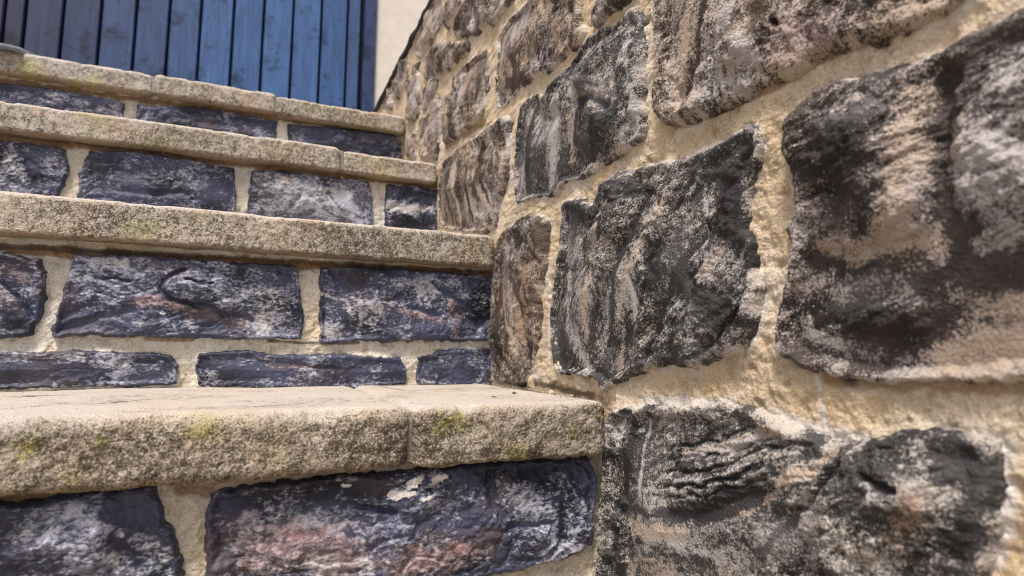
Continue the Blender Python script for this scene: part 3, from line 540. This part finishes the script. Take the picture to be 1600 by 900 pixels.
# ---------------------------------------------------------------- side wall
wall = empty('stone_wall', (W+.12, .6, GZ))
tag(wall, 'side wall of dark rock-faced blocks in sandy yellow mortar, right of the steps', 'wall', kind='thing')
A_UP = 1.25
WST = [
 dict(n='A', p=[(883, 321), (906, 313), (936, 328), (952, 285), (980, 268), (995, 272), (1026, 257), (1067, 257), (1118, 236), (1184, 200), (1190, 211), (1188, 236), (1174, 272), (1169, 313), (1166, 359), (1177, 384), (1177, 425), (1184, 446), (1183, 487), (1174, 528), (1149, 548), (1087, 571), (1046, 563), (985, 584), (947, 608), (934, 589), (903, 584), (870, 579), (862, 507), (870, 436), (880, 384), (882, 344)],
  H=.013, a=.8, tone=.85, cov=-.16, f=[('t', 11, .9, [(938, 350), (918, 430), (908, 520)]), ('w', 14, .9, [(878, 440), (882, 520), (898, 570)]), ('t', 8, .75, [(1018, 310), (990, 400), (955, 500)]), ('w', 6, 1, [(1082, 275), (1090, 330), (1092, 375)]), ('t', 7, .7, [(1128, 375), (1110, 410), (1085, 440)]), ('w', 6, 1, [(982, 435), (986, 490)]),
     ('r', 22, 1, [(975, 290), (945, 400), (920, 560)]), ('g', 7, 1, [(1000, 300), (965, 420), (940, 540)]), ('r', 26, .9, [(1050, 280), (1010, 430), (985, 560)]), ('g', 7, .7, [(1083, 290), (1090, 370), (1050, 430), (1000, 560)]), ('r', 35, 1, [(1150, 235), (1130, 340)]), ('r', 22, .5, [(1085, 470), (1070, 540)]), ('g', 7, .6, [(1165, 400), (1150, 480), (1080, 560)]), ('r', 12, .7, [(1165, 430), (1150, 520)]),
     ('d', 22, .9, [(1120, 280), (1145, 350)]), ('d', 22, .8, [(1060, 430), (1130, 500)]), ('d', 10, .9, [(965, 290), (935, 400)]), ('t', 7, .8, [(965, 520), (950, 580)]), ('w', 5, .8, [(1040, 500), (1060, 470)]), ('t', 6, .7, [(1050, 290), (1030, 340)]), ('grey', 12, .8, [(1070, 450), (1085, 490)])]),
 dict(n='B', p=[(783, 367), (816, 341), (837, 343), (857, 344), (857, 374), (855, 410), (844, 466), (844, 528), (829, 579), (824, 602), (780, 594), (772, 585), (771, 487), (773, 425)], H=.010, a=1.5, cov=-.12,
  f=[('br', 30, .8, [(820, 430), (815, 520)]), ('w', 10, .9, [(795, 380), (803, 400)]), ('t', 4, 1, [(782, 440), (790, 500), (808, 560)]), ('g', 8, .9, [(800, 430), (815, 500), (820, 560)]), ('d', 12, .9, [(840, 360), (848, 380)]), ('t', 6, .9, [(835, 540), (840, 585)]), ('grey', 10, .8, [(815, 410), (820, 470)]), ('d', 6, .7, [(776, 450), (778, 560)])]),
 dict(n='C', p=[(816, 164), (838, 147), (853, 151), (871, 129), (898, 98), (916, 67), (942, 47), (964, 44), (987, 16), (1004, 27), (1007, 89), (1004, 156), (1004, 209), (987, 231), (942, 258), (911, 276), (880, 284), (867, 302), (827, 309), (807, 316), (805, 267), (809, 209)], H=.010, a=1.0, cov=-.10,
  f=[('w', 15, 1, [(868, 165), (862, 220), (850, 280)]), ('d', 9, 1, [(828, 170), (815, 290)]), ('t', 12, .8, [(890, 180), (885, 250)]), ('grey', 20, 1, [(900, 130), (955, 150)]), ('d', 16, 1, [(925, 205), (960, 180)]), ('d', 18, .8, [(930, 90), (915, 130)]), ('g', 7, 1, [(905, 160), (925, 150), (950, 165)]), ('g', 6, 1, [(900, 175), (893, 215), (915, 245)]), ('r', 24, 1, [(935, 190), (950, 210)]), ('r', 22, .9, [(915, 120), (950, 70)]), ('w', 8, .9, [(975, 60), (985, 140), (990, 210)]), ('b', 9, .8, [(945, 125), (930, 145)]), ('t', 8, .8, [(920, 250), (970, 230)]), ('g', 5, .7, [(960, 60), (965, 150)])]),
 dict(n='D', p=[(693, 253), (724, 227), (756, 209), (791, 180), (796, 196), (796, 249), (791, 284), (778, 320), (773, 356), (756, 364), (687, 353), (684, 302)], H=.010, a=1.5, cov=-.02,
  f=[('t', 7, 1, [(705, 265), (712, 340)]), ('t', 5, 1, [(738, 270), (748, 300), (765, 345)]), ('w', 5, .9, [(765, 220), (770, 250)]), ('d', 9, .9, [(755, 225), (740, 300)]), ('g', 6, 1, [(725, 250), (730, 340)]), ('g', 5, 1, [(750, 270), (760, 330)]), ('d', 6, .9, [(695, 270), (698, 345)]), ('t', 6, .8, [(785, 230), (780, 290)])]),
 dict(n='E', p=[(778, 173), (773, 133), (778, 89), (778, 58), (800, 27), (827, 4), (831, -18), (902, -27), (904, 9), (904, 40), (916, 49), (913, 67), (889, 84), (867, 107), (827, 122), (809, 142)], H=.010, a=1.0, cov=.0,
  f=[('br', 14, .9, [(860, 30), (865, 60)]), ('g', 5, 1.4, [(835, 75), (836, 88)]), ('w', 7, .8, [(840, 95), (838, 110)]), ('t', 10, .7, [(820, 30), (850, 10)]), ('g', 6, .9, [(790, 70), (800, 100), (790, 140)]), ('r', 12, .8, [(800, 90)]), ('d', 8, .8, [(785, 130), (815, 120)]), ('t', 10, .7, [(880, 20), (885, 70)]), ('grey', 12, .7, [(795, 50), (785, 90)])]),
 dict(n='F', p=[(927, 36), (929, 18), (938, 0), (938, -25), (1000, -40), (985, -3), (951, 22), (933, 42)], H=.010, a=.8, cov=-.1, f=[]),
 dict(n='G', p=[(1023, -60), (1023, 40), (1030, 87), (1027, 153), (1038, 193), (1073, 195), (1133, 167), (1200, 133), (1253, 113), (1287, 80), (1373, 57), (1433, 37), (1493, 3), (1560, -70), (1300, -170)], H=.010, a=1.3, cov=.08,
  f=[('w', 22, .7, [(1130, 20), (1120, 90)]), ('t', 16, .9, [(1060, 40), (1055, 160)]), ('p', 34, .6, [(1230, 60), (1300, 40)]), ('g', 5, 1.3, [(1203, 30), (1210, 36)]), ('g', 10, .9, [(1100, 0), (1085, 90), (1060, 150)]), ('r', 28, .9, [(1150, 60)]), ('w', 14, .8, [(1160, 70), (1180, 90)]), ('grey', 16, .9, [(1080, 160), (1110, 150)]), ('d', 16, .8, [(1180, 10), (1190, 60)]), ('t', 30, .6, [(1380, 10), (1430, 0)]), ('w', 16, .6, [(1120, 130), (1160, 130)])]),
 dict(n='H', p=[(1620, 17), (1507, 67), (1427, 107), (1373, 120), (1320, 127), (1267, 160), (1240, 193), (1235, 233), (1250, 287), (1253, 333), (1241, 363), (1250, 385), (1250, 400), (1233, 453), (1221, 520), (1223, 547), (1253, 567), (1313, 587), (1373, 590), (1467, 590), (1600, 587), (1750, 585), (1850, 570), (1850, -70), (1750, -40)], H=.014, a=.3, ew=.011, cov=-.05,
  f=[('g', 22, 1.0, [(1465, 110), (1462, 200), (1480, 330), (1510, 420)]), ('g', 18, 1, [(1250, 405), (1330, 420), (1420, 400)]), ('t', 26, .75, [(1425, 150), (1425, 260), (1400, 350)]), ('t', 26, .9, [(1280, 395), (1400, 400), (1480, 370)]), ('d', 60, 1, [(1300, 220), (1330, 300)]), ('grey', 36, 1, [(1300, 175), (1370, 150)]), ('w', 60, .8, [(1590, 130), (1545, 300), (1580, 380)]), ('b', 30, .5, [(1530, 180), (1520, 330)]), ('d', 34, 1, [(1270, 480), (1420, 520)]), ('d', 26, 1, [(1530, 420), (1600, 430)]), ('t', 34, 1, [(1450, 560), (1600, 540)]), ('t', 24, .8, [(1500, 470), (1600, 480)]), ('grey', 26, .8, [(1300, 460), (1400, 450)]), ('r', 60, 1, [(1350, 230), (1350, 320)]), ('r', 44, 1, [(1290, 500), (1400, 500)]), ('r', 70, .8, [(1570, 180), (1590, 320)]), ('w', 12, .8, [(1250, 520), (1300, 540)]), ('g', 12, .7, [(1450, 430), (1560, 400)])]),
 dict(n='I', p=[(953, 645), (1000, 637), (1098, 643), (1158, 640), (1196, 647), (1226, 662), (1260, 679), (1290, 687), (1302, 698), (1345, 700), (1370, 692), (1421, 683), (1472, 679), (1523, 687), (1557, 704), (1561, 738), (1557, 781), (1549, 832), (1536, 866), (1530, 900), (1520, 1020), (945, 1060), (940, 900), (945, 800), (948, 700)], H=.0135, a=.35, cov=-.1,
  f=[('w', 5, 1.1, [(998, 655), (993, 700), (995, 770)]), ('w', 6, .9, [(957, 650), (952, 700)]), ('d', 9, 1, [(975, 665), (965, 780)]), ('d', 9, 1, [(955, 820), (962, 900)]), ('t', 10, 1.1, [(1300, 706), (1230, 755), (1150, 805)]), ('g', 7, .6, [(960, 795), (1050, 806), (1110, 808), (1180, 780)]), ('t', 18, 1, [(985, 830), (1060, 835)]), ('w', 12, .9, [(1050, 848), (1120, 868)]), ('grey', 36, 1, [(1200, 850), (1260, 820)]), ('w', 6, 1, [(1352, 757), (1400, 786)]), ('g', 6, .9, [(1350, 745), (1410, 770)]), ('d', 28, .9, [(1470, 705), (1530, 760)]), ('d', 20, .8, [(1520, 800), (1500, 850)]), ('d', 10, 1, [(1265, 685), (1255, 705)]),
     ('t', 8, .8, [(1060, 710), (1140, 695), (1200, 670)]), ('w', 5, .8, [(1060, 715), (1130, 700), (1180, 685)]), ('g', 3, .35, [(1020, 740), (1110, 735), (1190, 700), (1260, 690)]), ('g', 3, .35, [(1010, 760), (1100, 758), (1190, 730)]), ('g', 3, .35, [(1015, 775), (1100, 776), (1195, 745)]), ('g', 3, .3, [(1030, 700), (1110, 690), (1170, 665)]), ('g', 3, .3, [(1030, 718), (1120, 712), (1200, 683)]), ('w', 4, .6, [(1030, 768), (1110, 766), (1190, 738)]), ('w', 4, .7, [(1020, 750), (1110, 748), (1180, 720)]), ('r', 34, .8, [(1060, 770), (1140, 750)]), ('r', 60, .9, [(1400, 760), (1300, 860)]), ('t', 20, .6, [(980, 880), (1040, 890)]), ('d', 16, .6, [(1090, 795), (1170, 775)]), ('g', 8, .7, [(1310, 730), (1260, 790), (1180, 860)]), ('br', 20, .7, [(1440, 790), (1400, 840)])]),
 dict(n='s1', p=[(644, 72), (670, 12), (679, 0), (691, -6), (695, 18), (691, 39), (670, 72), (658, 90), (652, 87)], H=.010, a=1.3, cov=.25, f=[]),
 dict(n='s2', p=[(697, 42), (700, 6), (706, -6), (724, -3), (709, 27), (700, 45)], H=.010, a=1.3, f=[]),
 dict(n='s3', p=[(709, 48), (715, 27), (727, 6), (736, -9), (802, -12), (802, 0), (784, 21), (772, 39), (760, 33), (748, 54), (736, 51), (721, 57)], H=.012, a=1.3, cov=-.05, f=[('w', 3, 1, [(731, 20), (732, 45)]), ('d', 8, .8, [(745, 30), (740, 50)])]),
 dict(n='s4', p=[(662, 120), (667, 90), (679, 72), (703, 68), (733, 65), (733, 78), (712, 99), (691, 120), (673, 129)], H=.011, a=1.3, cov=-.1, f=[('d', 8, .7, [(705, 90), (725, 75)])]),
 dict(n='s5', p=[(660, 174), (660, 144), (670, 126), (685, 120), (684, 138), (670, 159)], H=.009, a=1.4, cov=.1, f=[]),
 dict(n='s6', p=[(696, 225), (697, 156), (712, 144), (709, 123), (724, 105), (760, 78), (763, 87), (760, 126), (757, 177), (736, 195), (715, 210), (700, 224)], H=.011, a=1.5, cov=.05, f=[('g', 5, 1.3, [(742, 125), (738, 150)]), ('w', 3, 1, [(716, 120), (713, 200)]), ('t', 4, .8, [(750, 120), (748, 150)]), ('d', 6, .8, [(704, 165), (702, 210)]), ('g', 3, .8, [(728, 120), (724, 195)])]),
 dict(n='s7', p=[(657, 248), (657, 186), (670, 180), (685, 144), (688, 186), (685, 228), (682, 251)], H=.010, a=1.4, cov=.15, f=[]),
 dict(n='s8', p=[(634, 243), (639, 216), (652, 204), (651, 248)], H=.009, a=1.4, cov=.1, f=[]),
 dict(n='s9', p=[(637, 186), (636, 171), (639, 132), (655, 108), (655, 177), (645, 192)], H=.009, a=1.4, cov=.2, f=[]),
 dict(n='s10', p=[(594, 167), (598, 150), (608, 131), (611, 156), (614, 171)], H=.008, a=1.2, cov=.2, f=[]),
 dict(n='s11', p=[(613, 122), (622, 103), (635, 89), (639, 105), (635, 129), (619, 160), (614, 150)], H=.009, a=1.2, cov=.05, f=[]),
 dict(n='s13', p=[(643, 120), (646, 102), (656, 96), (653, 112)], H=.008, a=1.2, cov=-.2, f=[]),
]
wpol = []
for k, s in enumerate(WST):
    uv, o = build_stone(PW, s['p'], 'wall', s['H'], 700+k*13, s['a'], s['f'], parent=wall, cov=s.get('cov', 0), tone=s.get('tone', 1), ew=s.get('ew', .008), hue={'A': 'cool', 'C': 'cool', 'I': 'cool', 'D': 'tan', 'E': 'tan', 'G': 'tan', 'B': 'tan'}.get(s['n'], 'tan' if s['n'][0] == 's' else 'brown'))
    lb = {'A': 'charcoal block with steep folds and a notched top left corner', 'H': 'largest dark block at the right edge, with a pinkish tan band', 'I': 'lowest block, dark and fan-shaped, crossed by a tan vein', 'B': 'narrow upright brown stone above the front tread', 'G': 'pinkish brown block along the top edge of the picture'}.get(s['n'])
    if lb: o['label'] = lb
    wpol.append(uv)
# stones beyond the frame so the wall goes on
rs = np.random.RandomState(5); z = GZ+.01; row = 0
def clear(q):
    q = np.array(q); a0, b0 = q.min(0); a1, b1 = q.max(0)
    GU, GV = np.meshgrid(np.linspace(a0, a1, 9), np.linspace(b0, b1, 6))
    for P in wpol:
        if a0 < P[:, 0].max()+.02 and a1 > P[:, 0].min()-.02 and b0 < P[:, 1].max()+.02 and b1 > P[:, 1].min()-.02:
            if sdist(GU, GV, P).max() > -.011: return False
    for a, b in zip(GU.ravel(), GV.ravel()):
        P3 = np.array([W, a, b])
        if P3@FW > .05:
            ix, iy = proj(P3)
            if -10 < ix < 1615 and -25 < iy < 915: return False
    return True
while z < .56:
    hh = min(rs.uniform(.05, .075), .594-z); y = -.62+rs.uniform(0, .06)
    while y < 1.3:
        placed = False
        for wd, hk in ((rs.uniform(.13, .20), 2.2), (rs.uniform(.12, .17), 1), (.085, 1), (.05, 1), (.032, .8)):
            h2 = min(hh*hk, .594-z); j = lambda s=.005: rs.uniform(-s, s)
            q = [(y, z+abs(j())), (y+abs(j()), z+h2-abs(j())), (y+wd*.5, z+h2-abs(j())), (y+wd-abs(j()), z+h2-abs(j())), (y+wd, z+abs(j())), (y+wd*.5, z+abs(j()))]
            if clear(q):
                uv, o = build_stone(PW, q, 'wall', .010, 3000+row, rs.uniform(.2, 1.4), (), parent=wall, px=False, step=.0032, hue=('brown', 'tan', 'cool')[row % 3])
                wpol.append(uv); row += 1; y += wd+.016; placed = True; break
        if not placed: y += .02
    z += hh+.014
us = [-.65]
while us[-1] < 2.1:
    y = us[-1]; us.append(y+(max(.0008, (y*y+.065)/150*1.1) if y > .08 else .006))
vs = np.concatenate([np.arange(GZ-.01, .30, .0011), np.arange(.30, .606, .0018)])
zn = [('w', 5, 1, [(1283, 590), (1290, 640), (1298, 690)]), ('w', 16, .9, [(1210, 650), (1300, 690), (1360, 690)]), ('w', 10, .8, [(1010, 628), (1150, 632)]), ('w', 16, 1, [(1570, 700), (1580, 780), (1560, 880)]), ('w', 6, 1, [(940, 700), (932, 900)]), ('w', 5, .9, [(1075, 250), (1190, 197)]), ('w', 4, .9, [(862, 380), (860, 560)]), ('br', 14, .7, [(1300, 592), (1600, 600)]),  # br zones: shadow lines beneath the stones, painted into the mortar
      ('br', 8, .8, [(870, 600), (900, 612), (940, 625)]), ('d', 5, .8, [(840, 598), (930, 620)]), ('w', 8, .8, [(835, 560), (845, 590)]), ('w', 4, 1, [(803, 210), (799, 300)]), ('w', 3, 1, [(768, 80), (764, 160)]), ('w', 2.5, 1, [(659, 110), (657, 175)]), ('w', 3, 1, [(692, 150), (690, 210), (687, 260)]), ('w', 5, .9, [(1010, 20), (1012, 200)]), ('w', 6, .8, [(1195, 200), (1205, 240)]), ('br', 7, .7, [(700, 228), (760, 190)]), ('br', 7, .7, [(1060, 200), (1200, 145), (1290, 92), (1480, 20)])]
mo = build_mortar(PW, np.array(us), vs, wpol, 90, 'mortar', (.60, .495, .35), wall, haze=1.25, zones=zn)
boxes('wall_core', [(W+.018, W+.27, -.65, 2.08, GZ-.02, .600)], plain('wall_core_mortar', (.4, .32, .2), .9, .2, .2, 60, bump=.002), wall)
# dark strip along the top of the wall, wavering
ys = np.linspace(-.65, 2.08, 500); wav = .0035*fbm(ys*14, ys*0, 3, 5); wz = .004*fbm(ys*17, ys*0+4, 3, 6)
sec = lambda a, b: [(W-.0045-a, .601+b), (W-.0045-a, .609+b), (W+.28, .611), (W+.28, .5985)]
Vv = np.array([[x, y, zz] for y, a, b in zip(ys, wav, wz) for (x, zz) in sec(a, b)])
F = [(i*4+k, i*4+(k+1) % 4, i*4+4+(k+1) % 4, i*4+4+k) for i in range(len(ys)-1) for k in range(4)]+[(0, 3, 2, 1), (len(Vv)-4, len(Vv)-3, len(Vv)-2, len(Vv)-1)]
link('capping', mesh_np('capping', Vv, F, smooth=False), plain('dark_capping', (.018, .017, .02), .6, .4, .4, 60, bump=.003), wall)
# ---------------------------------------------------------------- blue door
DY = 2.08
door = empty('wooden_door', (0, DY, NZ[3]))
tag(door, 'blue painted door of vertical wooden boards at the top of the steps', 'door', kind='thing')
dx = [unproj(px, 0, 1, DY)[0] for px in (9, 42, 101, 160, 215, 267, 316, 367, 414, 460, 504, 545)]
bw = dx[-2]-dx[-3]; bw2 = dx[3]-dx[2]
dx = [dx[0]-bw2*k for k in range(6, 0, -1)]+dx
def door_mat():
    m = bpy.data.materials.new('blue_paint'); m.use_nodes = True; nt = m.node_tree; b = nt.nodes['Principled BSDF']; L = nt.links; N = nt.nodes
    a = N.new('ShaderNodeAttribute'); a.attribute_name = 'Tint'
    g = N.new('ShaderNodeNewGeometry'); mp = N.new('ShaderNodeMapping'); mp.inputs['Scale'].default_value = (14, 1, 1.6); L.new(g.outputs['Position'], mp.inputs[0])
    n = N.new('ShaderNodeTexNoise'); n.inputs['Scale'].default_value = 5; n.inputs['Detail'].default_value = 8; n.inputs['Roughness'].default_value = .7; L.new(mp.outputs[0], n.inputs[0])
    n2 = N.new('ShaderNodeTexNoise'); n2.inputs['Scale'].default_value = 18; n2.inputs['Detail'].default_value = 3; n2.inputs['Roughness'].default_value = .6; L.new(g.outputs['Position'], n2.inputs[0])
    mr = N.new('ShaderNodeMapRange'); mr.inputs[1].default_value = .3; mr.inputs[2].default_value = .7; mr.inputs[3].default_value = .65; mr.inputs[4].default_value = 1.35; L.new(n.outputs[0], mr.inputs[0])
    # dark knots showing through
    mk = N.new('ShaderNodeMapRange'); mk.inputs[1].default_value = .56; mk.inputs[2].default_value = .70; mk.inputs[3].default_value = 1; mk.inputs[4].default_value = .35; L.new(n2.outputs[0], mk.inputs[0])
    mu = N.new('ShaderNodeMath'); mu.operation = 'MULTIPLY'; L.new(mr.outputs[0], mu.inputs[0]); L.new(mk.outputs[0], mu.inputs[1])
    v = N.new('ShaderNodeVectorMath'); v.operation = 'SCALE'; L.new(a.outputs['Color'], v.inputs[0]); L.new(mu.outputs[0], v.inputs['Scale'])
    L.new(v.outputs[0], b.inputs['Base Color']); b.inputs['Roughness'].default_value = .5; b.inputs['Specular IOR Level'].default_value = .3
    bp = N.new('ShaderNodeBump'); bp.inputs['Distance'].default_value = .0015; L.new(n.outputs[0], bp.inputs['Height']); L.new(bp.outputs[0], b.inputs['Normal'])
    return m
M_DOOR = door_mat()
def boarding(name, xs, y, z0, z1, tints, gap=.0036, th=.02, ch=.004):
    V = []; F = []; T = []
    for k, (a, b) in enumerate(zip(xs[:-1], xs[1:])):
        a += gap; b -= gap; o = len(V)
        sec = [(a, y+th), (a, y+ch), (a+ch*.7, y), (b-ch*.7, y), (b, y+ch), (b, y+th)]
        for z in (z0, z1):
            V += [(x, yy, z) for x, yy in sec]; T += [tints[k]]*6
        for i in range(6):
            j = (i+1) % 6; F.append((o+i, o+j, o+6+j, o+6+i))
        F.append((o+3, o+2, o+1, o)); F.append((o+5, o+4, o+3, o)); F.append((o+6, o+7, o+8, o+9)); F.append((o+6, o+9, o+10, o+11))
    return mesh_np(name, V, F, {'Tint': np.array(T)}, smooth=False)
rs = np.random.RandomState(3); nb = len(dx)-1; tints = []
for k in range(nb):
    t = np.clip((k-6)/7, 0, 1); c = np.array([.036, .040, .085])*(1-t)+np.array([.050, .118, .290])*t  # dark to bright blue across the boards: reflected sheen painted into the tints
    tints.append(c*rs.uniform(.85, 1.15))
DT = 2.62
fx0, fx1, fx2 = dx[-1], unproj(569, 0, 1, DY)[0], unproj(589, 0, 1, DY)[0]
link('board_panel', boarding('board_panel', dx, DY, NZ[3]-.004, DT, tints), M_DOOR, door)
boxes('backing', [(dx[0], fx1+.003, DY+.0245, DY+.045, NZ[3]-.004, DT)], plain('door_backing', (.006, .007, .015), .7), door)
link('edge_board', boarding('edge_board', [fx0, fx1-.006], DY+.004, NZ[3]-.004, DT, [np.array([.045, .09, .21])]), M_DOOR, door)
link('frame_post', boarding('frame_post', [fx1+.004, fx2], DY-.012, NZ[3]-.004, DT+.08, [np.array([.030, .050, .130])], gap=.0, th=.07), M_DOOR, door)
link('frame_head', boarding('frame_head', [dx[0]-.06, fx1+.003], DY-.012, DT+.002, DT+.08, [np.array([.030, .050, .130])], gap=.0, th=.07), M_DOOR, door)
link('frame_post', boarding('frame_post', [dx[0]-.06, dx[0]-.001], DY-.012, NZ[3]-.004, DT, [np.array([.030, .050, .130])], gap=.0, th=.07), M_DOOR, door)
hw = boxes('house_wall', [(fx2+.001, 4.5, DY+.0, DY+.3, GZ-.01, 4.2), (-5, dx[0]-.061, DY, DY+.3, GZ-.01, 4.2), (dx[0]-.061, fx2+.001, DY+.002, DY+.3, DT+.081, 4.2)], plain('cream_render', (.74, .68, .60), .9, .2, .05, 30, bump=.001))
tag(hw, 'smooth cream rendered house wall to the right of the blue door', 'house wall', kind='thing')
# thin grey sheet at the left end of the top tread
p = unproj(42, 80, 1, NY[3]-.02)
ys = np.linspace(0, 1, 14); Vv = []; 
for i, a in enumerate(np.linspace(-.55, 0, 40)):
    for t in ys:
        x = p[0]+a-.10*t*0; y = NY[3]-.02+.22*t; lift = .001+.002*math.sin(a*9+t*2)-.006*max(0, 1-t*8)**2
        cut = max(0, (a+.02)/.02)*.04; y = max(y, NY[3]-.02+cut)+t*1e-4
        Vv.append((x, y, NZ[3]+.004+lift))
n = len(ys); V0 = np.array(Vv); V1 = V0-np.array([0, 0, .007]); F = []
for i in range(39):
    for j in range(n-1):
        q = (i*n+j, (i+1)*n+j, (i+1)*n+j+1, i*n+j+1); F += [q, tuple(x+len(V0) for x in q[::-1])]
bd = [i*n for i in range(40)]+[39*n+j for j in range(1, n)]+[i*n+n-1 for i in range(38, -1, -1)]+[j for j in range(n-2, 0, -1)]
for a, b in zip(bd, bd[1:]+bd[:1]): F.append((b, a, a+len(V0), b+len(V0)))
mt = link('slate_sheet', mesh_np('slate_sheet', np.concatenate([V0, V1]), F), plain('grey_sheet', (.20, .20, .24), .45, .5, .3, 40, bump=.001))
tag(mt, 'thin grey sheet lying on the left end of the top step', 'sheet')
